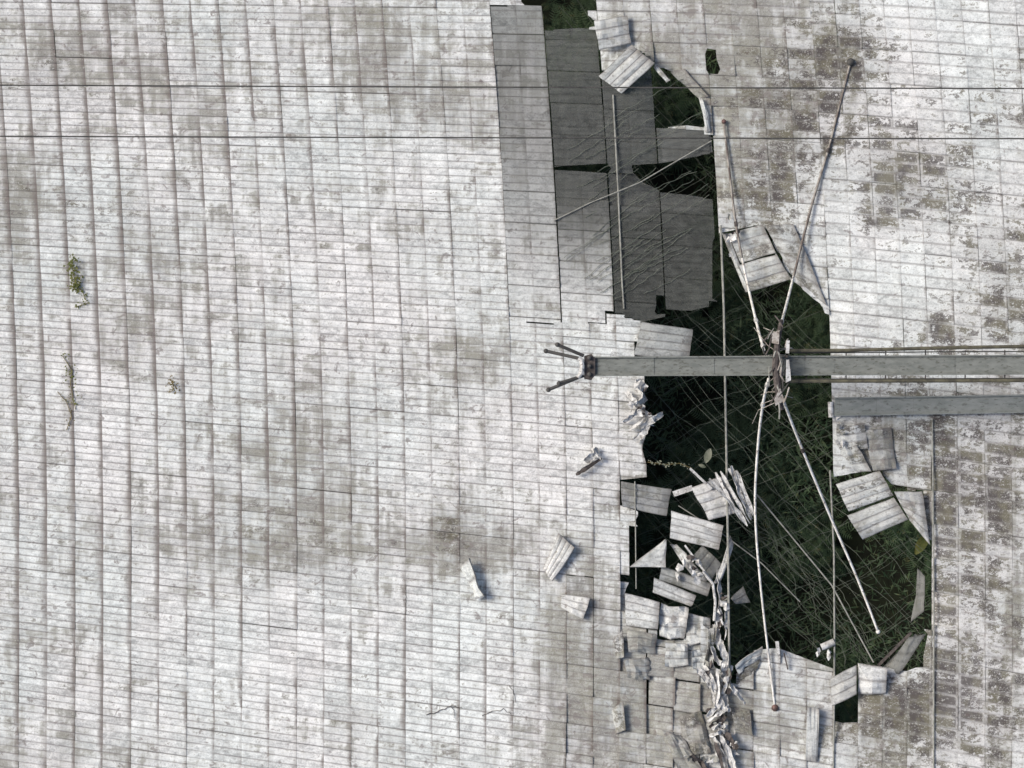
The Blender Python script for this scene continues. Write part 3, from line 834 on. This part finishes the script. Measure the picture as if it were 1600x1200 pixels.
# small fragments of torn sheet
def fragment(px, py, size, ang, z, label, group, seed, mat):
    q = random.Random(seed)
    n = q.randint(4, 6)
    V, F = [], []
    el = q.uniform(.35, .9)
    for i in range(n):
        a = 6.283 * i / n + q.uniform(-.35, .35); rr_ = size * q.uniform(.6, 1.1)
        x, y = rr_ * math.cos(a), rr_ * math.sin(a) * el
        V.append((px + x * math.cos(ang) - y * math.sin(ang), py + x * math.sin(ang) + y * math.cos(ang), z + q.uniform(.0, size * S * .9)))
    top = [P(a, b, c) for a, b, c in V]
    mid = sum(top, Vector()) / n + Vector((0, 0, q.uniform(-.05, .09)))
    W = [mid] + top
    W2 = W + [v - Vector((0, 0, .018)) for v in W]
    m = n + 1
    for i in range(n):
        a, b = 1 + i, 1 + (i + 1) % n
        F += [(0, b, a), (m, m + a, m + b), (a, b, m + b, m + a)]
    o = mk("metal_fragment", W2, F, mat)
    recentre(o)
    tag(o, label, "fragment", group)
fr = random.Random(77)
for (cx, cy, sx, sy, nn, lab) in ((1118, 1070, 14, 34, 26, "small bent fragment of torn sheet in the upper debris pile at bottom"), (1130, 1155, 18, 30, 24, "small bent fragment of torn sheet in the lower debris pile at bottom"),
        (996, 640, 13, 28, 14, "small bent fragment at the hole's left rim below the walkway"), (1085, 890, 28, 22, 14, "small bent fragment between the curled panels of the wreckage"), (1130, 955, 9, 36, 14, "small bent fragment hanging along the vertical cable"),
        (1285, 1022, 10, 8, 5, "small bent fragment on the bottom rim by the right cable"), (1100, 1185, 26, 14, 10, "small bent fragment at the bottom edge left of the pile"), (1145, 372, 10, 30, 7, "small bent fragment on the upper right rim beside the tilted panels"), (1312, 690, 6, 36, 9, "small bent fragment on the hole's right rim below the gangway")):
    for i in range(nn):
        fragment(cx + fr.gauss(0, sx * .6), cy + fr.gauss(0, sy * .6), fr.uniform(3.5, 9), fr.uniform(0, 3.14), fr.uniform(.0, .3), lab, lab.replace("small bent fragment", "fragments"), fr.randint(0, 99999), fr.choice([M_TORN, M_TORN, M_TORN, M_BROWN, M_STEEL]))
# curl of sheet on the bottom rim
def curl(pts, rad, label):
    V, F = [], []
    n, mm = 12, 5
    a, b = P(*pts[0], .02), P(*pts[1], .02)
    t = (b - a).normalized(); s = Vector((-t.y, t.x, 0)).normalized()
    for j in range(mm):
        p = a.lerp(b, j / (mm - 1))
        for i in range(n):
            an = math.radians(-20 + 250 * i / (n - 1)); rr_ = rad * (1 - 0.03 * i)
            V.append(p + s * (rr_ * math.cos(an)) + Vector((0, 0, rr_ * (1 + math.sin(an)))))
    top = len(V)
    for j in range(mm - 1):
        for i in range(n - 1):
            F.append((j * n + i, j * n + i + 1, (j + 1) * n + i + 1, (j + 1) * n + i))
    V += [v + Vector((0, 0, -.015)) for v in V[:top]]
    F += [tuple(q + top for q in f[::-1]) for f in F[:]]
    o = mk("curled_sheet", V, F, M_TORN, smooth=True)
    recentre(o)
    tag(o, label, "sheet")
curl([(1283,1012), (1303,1003)], .15, "white curled sheet on the hole's bottom rim by the right-hand cable")
curl([(1297,628), (1298,652)], .13, "small white curl of sheet on the hole's right rim below the walkway")
# ------------------------------------------------------------------ cables
def sag(a, b, n, d):
    return [Vector(a).lerp(Vector(b), i / n) + Vector((0, 0, -d * 4 * (i / n) * (1 - i / n))) for i in range(n + 1)]
for y0, y1, lab in ((131, 136, "upper of two thin dark cables crossing the whole width near the top"), (212, 214, "lower of two thin dark cables crossing the whole width near the top")):
    a = P(-900, y0 - 3, 26, False); b = P(2500, y1 + 3, 26, False)
    o = MB().tube(sag(a, b, 24, .5), .02, 6).build("suspension_cable", M_DARKCABLE)
    tag(recentre(o), lab, "cable", "thin cables crossing above the dish")
def cable(pts, zs, rad, label, mat=M_STEEL, group="cables at the hole"):
    pp = []
    for (a, b, za, zb) in zip(pts[:-1], pts[1:], zs[:-1], zs[1:]):
        for i in range(6):
            t = i / 6
            pp.append(P(a[0] + (b[0] - a[0]) * t, a[1] + (b[1] - a[1]) * t, za + (zb - za) * t))
    pp.append(P(*pts[-1], zs[-1]))
    o = MB().tube(pp, rad, 6).build("support_cable", mat)
    return tag(recentre(o), label, "cable", group)
cable([(958,148),(966,300),(972,440),(975,482)], [.06,.07,.06,.05], .032, "pale cable running down over the dark grey panels below the diagonal panel")
cable([(1126,352),(1131,480),(1135,700),(1138,880),(1140,1075)], [.05,.05,.1,.18,.3], .042, "long vertical cable under the walkway, left of the antenna hub")
cable([(1297,735),(1303,860),(1304,1000),(1303,1135),(1302,1215)], [.03,.05,.08,.06,.05], .034, "vertical cable along the hole's right rim down to the square opening")
cable([(865,345),(920,318),(1000,285),(1060,250),(1112,220)], [.08,.1,.12,.12,.05], .022, "pale cable slanting across the grey panels to the upper hole")
cable([(992,752),(993,820),(994,920)], [.2,.05,.05], .022, "short thin cable at the dark gaps beside the triangular panel")
cable([(1457,655),(1458,780),(1459,900),(1459,1215)], [.06,.06,.06,.06], .03, "pale vertical cable along the outer edge of the hole's right rim")
cable([(1184,350),(1205,385),(1237,438)], [.08,.08,.08], .028, "pale strip cable edging the tilted panels at upper right rim")
cable([(1180,770),(1230,830),(1300,915),(1365,1035)], [-.5,-.7,-.7,-.4], .028, "slanting cable crossing the hole from the lower left rod to lower right")
cable([(1060,790),(1130,835),(1190,880),(1250,940)], [-.4,-.5,-.6,-.8], .022, "thin slanting cable leaving the wreckage toward the hole's bottom")

# wire net hanging under the surface
net = tag(empty("wire_net", P(1200, 650, -2.0)), "dim net of crossing wires stretched across the hole below the surface", "wire net")
rr = random.Random(21)
def wire(a, b, z, rad):
    pp = []
    n = 34
    ph = rr.uniform(0, 6); f2 = rr.uniform(16, 34)
    dx, dy = b[0] - a[0], b[1] - a[1]
    ln = math.hypot(dx, dy)
    amp = rr.uniform(4, 16) if ln > 200 else 1.5
    a2 = 5.0 if ln > 200 else .9
    for i in range(n + 1):
        t = i / n
        o = amp * math.sin(ph + t * 4.2) + a2 * math.sin(ph * 3 + t * f2) + rr.uniform(-.35, .35) * a2
        pp.append(P(a[0] + dx * t - dy / ln * o, a[1] + dy * t + dx / ln * o, z + (.25 if z < -.5 else .015) * math.sin(ph * 1.7 + t * 5)))
    MB().tube(pp, rad, 5).build("wire", M_WIRE, net)
for i in range(48):
    y = -60 + i * 25 + rr.uniform(-12, 12)
    wire((880, y - 60), (1480, y + 560 + rr.uniform(-30, 30)), -1.7 + rr.uniform(-.5, .4), rr.uniform(.005, .010))
for i in range(46):
    y = 180 + i * 26 + rr.uniform(-12, 12)
    wire((880, y), (1480, y - 330 + rr.uniform(-40, 40)), -2.0 + rr.uniform(-.5, .4), rr.uniform(.005, .009))
for i in range(34):                                   # strands lying on the grey panels
    x = rr.uniform(872, 1010); y = rr.uniform(180, 470); ln = rr.uniform(60, 150)
    wire((x, y), (min(x + ln, 1108), y - (min(x + ln, 1108) - x) * rr.uniform(.45, .75)), .06, .009)
for i in range(9):
    wire((1160 + rr.uniform(-10, 25), 790 + rr.uniform(-15, 25)), (1320 + i * 9, 1060 - i * 4), -1.9 + rr.uniform(-.5, .3), rr.uniform(.006, .009))

# ------------------------------------------------------------------ walkway (boom)
WZ = 4.1
wk = tag(empty("suspended_walkway", P(1230, 572, WZ, False)), "grey suspended walkway running right across the hole, with prongs at its left end", "walkway")
xs_ = [928] + [928 + 47 * i for i in range(1, 18)]
for a, b in zip(xs_[:-1], xs_[1:]):
    ya = 572.5 - (a - 930) * 0.004; yb = 572.5 - (b - 930) * 0.004
    hw = 13.2 if a < 1210 else 13.8
    dz = rr.uniform(-.012, .012)
    MB().prism([P(a, ya - hw, WZ + dz, False), P(a, ya + hw, WZ + dz, False), P(b, yb + hw, WZ + dz, False), P(b, yb - hw, WZ + dz, False)][::1], .04).build("deck_panel", M_DECK, wk)
for sg in (-1, 1):
    MB().beam(P(928, 572.5 + sg * 14.2, WZ + .02, False), P(1740, 569.3 + sg * 14.6, WZ + .02, False), .05, .13).build("side_rail", M_DECK, wk)
    # right hand part carries outer tubes on both sides
    MB().tube([P(1232, 572 + sg * 24, WZ + .1, False), P(1320, 571.5 + sg * 24, WZ + .1, False), P(1500, 570 + sg * (25 if sg > 0 else 27), WZ + .12, False), P(1740, 569 + sg * (25 if sg > 0 else 30), WZ + .15, False)], .062, 8).build("handrail", M_OLIVE, wk)
    MB().tube([P(1238, 572 + sg * 20.5, WZ - .1, False), P(1500, 570.5 + sg * 21, WZ - .1, False), P(1740, 569.5 + sg * 21, WZ - .1, False)], .02, 6).build("handrail_cable", M_DARKCABLE, wk)
for i in range(8):
    x = 1260 + 62 * i
    MB().beam(P(x, 572 - 25, WZ - .12, False), P(x, 572 + 25, WZ - .12, False), .04, .04).build("crossbar", M_BROWN, wk)
# lower gangway lying just above the surface, ending at the hole
gw = tag(empty("gangway", P(1450, 634, .2)), "smooth grey gangway strip on the right, parallel below the suspended walkway", "walkway")
gx_ = [1304 + 58 * i for i in range(8)]
for a, b in zip(gx_[:-1], gx_[1:]):
    ya, yb = 635.5 - (a - 1304) * .016, 635.5 - (b - 1304) * .016
    MB().prism([P(a, ya - 12.6, .24), P(a, ya + 12.6, .24), P(b, yb + 12.6, .24), P(b, yb - 12.6, .24)], .04).build("deck_panel", M_GANG, gw)
for sg in (-1, 1):
    for a, b in zip(gx_[:-1], gx_[1:]):
        MB().beam(P(a, 635.5 - (a - 1304) * .016 + sg * 13.4, .25), P(b, 635.5 - (b - 1304) * .016 + sg * 13.4, .25), .05, .12).build("side_rail", M_GANG, gw)
for i, a in enumerate(gx_[:-1]):
    MB().beam(P(a + 8, 635 - 12, .14), P(a + 8, 635 + 11, .14), .05, .2).build("bearer", M_BROWN, gw)
# left end fitting
ef = MB()
ef.prism([P(913, 556, WZ + .16, False), P(913, 592, WZ + .16, False), P(924, 594, WZ + .12, False), P(930, 586, WZ + .1, False), P(930, 560, WZ + .1, False), P(924, 553, WZ + .12, False)], .32)
e = ef.build("end_frame", M_BROWN, wk)
for yy in (559, 572, 585):
    MB().ball(P(921, yy, WZ + .17, False), .09, 8, 5).build("bolt_boss", M_DARKCABLE, wk)
c = MB().tube([P(904, 560, WZ + .2, False), P(908.5, 563, WZ + .22, False), P(910, 573, WZ + .24, False), P(908.5, 583, WZ + .22, False), P(903, 590, WZ + .2, False)], .085, 8).build("white_collar", M_TORN, wk)
for (a, b, za, zb) in (((912, 556), (871, 538.5), .1, .25), ((905, 560), (853, 548.5), .0, -.15), ((912, 587), (873.5, 599), .1, .28), ((908, 588), (857, 609), .0, -.15)):
    MB().tube([P(*a, WZ + za, False), P(*b, WZ + zb, False)], .06, 8).build("prong", M_DARKCABLE, wk)
    MB().ball(P(*b, WZ + zb, False), .09).build("prong_knob", M_DARKCABLE, wk)

# ------------------------------------------------------------------ crossed antenna on its mast
an = tag(empty("crossed_antenna", P(1215, 570, 0)), "crossed antenna of four long white rods spreading from a tangled hub over the hole", "antenna")
mz = ground_z(9.6, .7)
for sx in (-1, 1):
    for sy in (-1, 1):
        MB().tube([Vector((9.5 + sx * .34, .75 + sy * .34, mz)), Vector((9.45 + sx * .22, .72 + sy * .25, WZ + .5))], .045, 6).build("mast_leg", M_BROWN, an)
for i in range(12):
    z0 = mz + .5 + i * .95
    for (a, b) in (((-.3, -.3), (.3, -.3)), ((.3, -.3), (.3, .3)), ((.3, .3), (-.3, .3)), ((-.3, .3), (-.3, -.3))):
        MB().tube([Vector((9.47 + a[0], .73 + a[1], z0)), Vector((9.47 + b[0], .73 + b[1], z0 + .95))], .018, 5).build("mast_brace", M_STEEL, an)
HZ = WZ + .35
def rod(pts, zs, r0, r1, knob_mat, knob_r, joints=(), dark_from=None):
    pp = []; rs = []
    m = len(pts) - 1
    n = 18
    # Catmull-Rom through the plan points
    def cr(i, t, arr):
        p0, p1, p2, p3 = arr[max(i - 1, 0)], arr[i], arr[i + 1], arr[min(i + 2, m)]
        return 0.5 * ((2 * p1) + (-p0 + p2) * t + (2 * p0 - 5 * p1 + 4 * p2 - p3) * t * t + (-p0 + 3 * p1 - 3 * p2 + p3) * t ** 3)
    ax = [p[0] for p in pts]; ay = [p[1] for p in pts]
    for i in range(m):
        for k in range(6):
            t = k / 6
            pp.append(P(cr(i, t, ax), cr(i, t, ay), zs[i] + (zs[i + 1] - zs[i]) * t, False))
    pp.append(P(*pts[-1], zs[-1], False))
    rs = [r0 + (r1 - r0) * i / (len(pp) - 1) for i in range(len(pp))]
    d_ = dark_from or len(pp) - 1
    o = MB().tube(pp[:d_ + 1], rs[:d_ + 1], 10).build("rod", M_ROD, an, True)
    if dark_from:
        tip = MB().tube(pp[d_:], rs[d_:], 10).build("rod_tip", M_RODTIP, o, True)
        tip.location = (0, 0, 0)
    MB().ball(pp[-1], knob_r, 12, 8).build("end_knob", knob_mat, o)
    bpy.context.view_layer.update()
    for k in o.children: k.location = (0, 0, 0)
    for j in joints:
        q = pp[j]; d = (pp[j + 1] - pp[j - 1]).normalized()
        c = MB().tube([q - d * .09, q + d * .09], rs[j] * 1.55, 8).build("joint", M_BROWN if j > 8 else M_TORN, o)
        c.location = (0, 0, 0)
    return o
rod([(1219,512),(1229,475),(1240,432),(1268,322),(1294,235),(1312,165),(1329,97)], [HZ, 1.7, .45, .26, .20, .18, .24], .05, .044, M_DARKCABLE, .15, (2, 24), 12)
rod([(1194,548),(1184,512),(1165,430),(1150,350),(1140,270),(1131,190)], [HZ, 2.4, .7, .34, .2, .18], .05, .04, M_KNOB, .09, (2, 7, 18), 14)
rod([(1201,592),(1192,632),(1184,700),(1180,800),(1190,930),(1211,1106)], [HZ, 3.0, 1.9, 1.0, .34, .18], .052, .04, M_KNOB, .135, (2, 6))
rod([(1222,620),(1240,668),(1270,742),(1303,820),(1340,905),(1372,987)], [HZ, 3.2, 2.0, 1.0, .4, .2], .05, .044, M_ROD, .085, (9,))
# hub: lashed bundle of short struts, plates and fittings
hr = random.Random(9)
MB().tube([P(1221, 500, HZ, False), P(1214, 540, HZ + .1, False), P(1212, 575, HZ + .12, False), P(1216, 610, HZ + .1, False), P(1222, 640, HZ, False)], [.07, .11, .14, .12, .07], 10).build("hub_core", M_BROWN, an)
MB().prism([P(1206, 520, HZ + .24, False), P(1206, 536, HZ + .24, False), P(1217, 538, HZ + .26, False), P(1218, 516, HZ + .26, False)], .1).build("hub_plate", M_WOOD, an)
MB().prism([P(1210, 624, HZ + .24, False), P(1212, 634, HZ + .2, False), P(1226, 626, HZ + .2, False), P(1219, 606, HZ + .28, False)], .1).build("hub_plate", M_WOOD, an)
MB().prism([P(1229, 532, HZ + .3, False), P(1228, 552, HZ + .3, False), P(1233, 552, HZ + .3, False), P(1234, 532, HZ + .3, False)], .12).build("hub_plate", M_TORN, an)
MB().prism([P(1229, 562, HZ + .3, False), P(1228, 598, HZ + .3, False), P(1236, 594, HZ + .28, False), P(1233, 562, HZ + .3, False)], .12).build("hub_plate", M_TORN, an)
for i in range(22):
    x0 = 1214 + hr.gauss(0, 9); y0 = 570 + hr.gauss(0, 34)
    an_ = math.pi / 2 + hr.gauss(0, .35)
    ln = hr.uniform(14, 38)
    a = P(x0 - math.cos(an_) * ln / 2, y0 - math.sin(an_) * ln / 2, HZ + hr.uniform(.05, .3), False)
    b = P(x0 + math.cos(an_) * ln / 2, y0 + math.sin(an_) * ln / 2, HZ + hr.uniform(.05, .3), False)
    MB().tube([a, (a + b) / 2 + Vector((hr.gauss(0, .05), hr.gauss(0, .05), .04)), b], hr.uniform(.015, .036), 6).build("strut", hr.choice([M_BROWN, M_DARKCABLE, M_WOOD, M_WOOD, M_STEEL]), an)
for i in range(12):
    sx = hr.choice([-1, 1]); sy = hr.choice([-1, 1])
    a = Vector(P(1214 + hr.gauss(0, 5), 570 + sy * hr.uniform(15, 60), HZ, False))
    b = a + Vector((sx * hr.uniform(.15, .9), -sy * hr.uniform(-.3, .9), -hr.uniform(.3, 1.4)))
    MB().tube([a, (a + b) / 2 + Vector((hr.gauss(0, .12), hr.gauss(0, .12), .1)), b], .013, 5).build("frayed_wire", M_WOOD, an)

# ------------------------------------------------------------------ weeds and leaves
def weed(pts, n, size, mat, label, seed, spread, stem=True, up=.25):
    q = random.Random(seed)
    base = P(*pts[0], .02)
    t = tag(empty("weed", base), label, "weed", "weeds growing between the panels")
    V, F = [], []
    for i in range(n):
        k = q.uniform(0, len(pts) - 1.001); j = int(k)
        x = pts[j][0] + (pts[j + 1][0] - pts[j][0]) * (k - j) + q.gauss(0, spread)
        y = pts[j][1] + (pts[j + 1][1] - pts[j][1]) * (k - j) + q.gauss(0, spread)
        p = P(x, y, q.uniform(.03, up))
        az = q.uniform(0, 6.28); ln = size * q.uniform(.6, 1.4)
        d = Vector((math.cos(az), math.sin(az), q.uniform(-.3, .4))) * ln; s = Vector((-math.sin(az), math.cos(az), 0)) * ln * .3
        b = len(V)
        V += [p - d * .5, p + s, p + d * .5, p - s]
        F += [(b, b + 1, b + 2), (b, b + 2, b + 3)]
    mk("foliage", V, F, mat, t)
    if stem:
        m = MB()
        m.tube([P(x, y, .05) for x, y in pts], .014, 5)
        m.build("stem", M_DRY, t)
weed([(112,406),(114,425),(118,445),(120,450)], 150, .10, M_WEED, "dense green moss-like weed clump high on the left", 1, 4.5)
weed([(120,445),(130,458),(137,474),(116,480)], 50, .08, M_WEED, "thin green weed trailing below the dense clump at left", 2, 2.2)
weed([(98,556),(113,580),(110,600),(118,640)], 60, .08, M_WEED, "straggly yellow-green weed with bare stems at left", 3, 6)
weed([(90,612),(104,628),(112,650),(104,672)], 22, .06, M_DRY, "dry brown tail of stems below the straggly weed", 4, 5)
weed([(266,592),(272,602),(268,612)], 46, .08, M_DRY, "small brownish weed right of the straggly one", 5, 4)
weed([(1012,722),(1040,726),(1062,724),(1082,732)], 46, .08, M_LEAF2, "pale green stems hanging over the hole's left rim above the wreckage", 7, 2.0, up=.3)
def creeper(pts, rad, mat, label):
    q = random.Random(len(pts))
    pp = []
    for (a, b) in zip(pts[:-1], pts[1:]):
        for k in range(4):
            t = k / 4
            pp.append(P(a[0] + (b[0] - a[0]) * t + q.gauss(0, .8), a[1] + (b[1] - a[1]) * t + q.gauss(0, .8), .025))
    pp.append(P(*pts[-1], .025))
    tag(recentre(MB().tube(pp, [rad * (1 - .5 * i / len(pp)) for i in range(len(pp))], 5).build("creeper", mat)), label, "creeper", "creeping stems on the surface")
creeper([(667,1118),(680,1114),(692,1108),(706,1103),(722,1106)], .017, M_BROWN, "dark jagged creeping stem along a seam at the bottom, left piece")
creeper([(753,1118),(768,1112),(786,1108),(799,1116)], .015, M_BROWN, "dark jagged creeping stem along a seam at the bottom, right piece")
creeper([(706,1103),(709,1112),(710,1122)], .012, M_BROWN, "tiny dark twig hanging from the left creeping stem at bottom")
creeper([(796,1070),(802,1082),(806,1098)], .012, M_BROWN, "short dark twig above the right creeping stem at bottom")
def big_leaf(px, py, ang, ln, wd, z, label, mat=M_LEAF2):
    c0 = P(px, py, z)
    d = Vector((math.cos(ang), math.sin(ang), .1)); s = Vector((-math.sin(ang), math.cos(ang), 0))
    V, F = [], []
    n = 8
    for i in range(n + 1):
        t = i / n
        ww = wd * math.sin(math.pi * min(.97, max(.03, t))) ** .7
        for k, zz in ((-1, .03), (0, 0), (1, .03)):
            V.append(c0 + d * (ln * (t - .5)) + s * (k * ww / 2) + Vector((0, 0, zz - .15 * (t - .5) ** 2)))
    for i in range(n):
        for k in range(2):
            F.append((i * 3 + k, i * 3 + k + 1, i * 3 + k + 4, i * 3 + k + 3))
    m0 = len(V)
    V += [v + Vector((0, 0, -.008)) for v in V[:m0]]
    F += [tuple(a + m0 for a in q[::-1]) for q in F[:]]
    o = mk("leaf", V, F, mat, smooth=True)
    tag(recentre(o), label, "leaf")
big_leaf(1106, 712, math.radians(72), .56, .28, -.2, "large pale oval leaf standing above the bent panel")
big_leaf(1097, 728, math.radians(160), .30, .13, -.25, "smaller pale leaf lying below the large oval leaf")
big_leaf(1440, 850, math.radians(60), .9, .4, -1.6, "yellow-green leaf in the hole beside the right rim", M_WEED)

print("objects", len(bpy.data.objects))
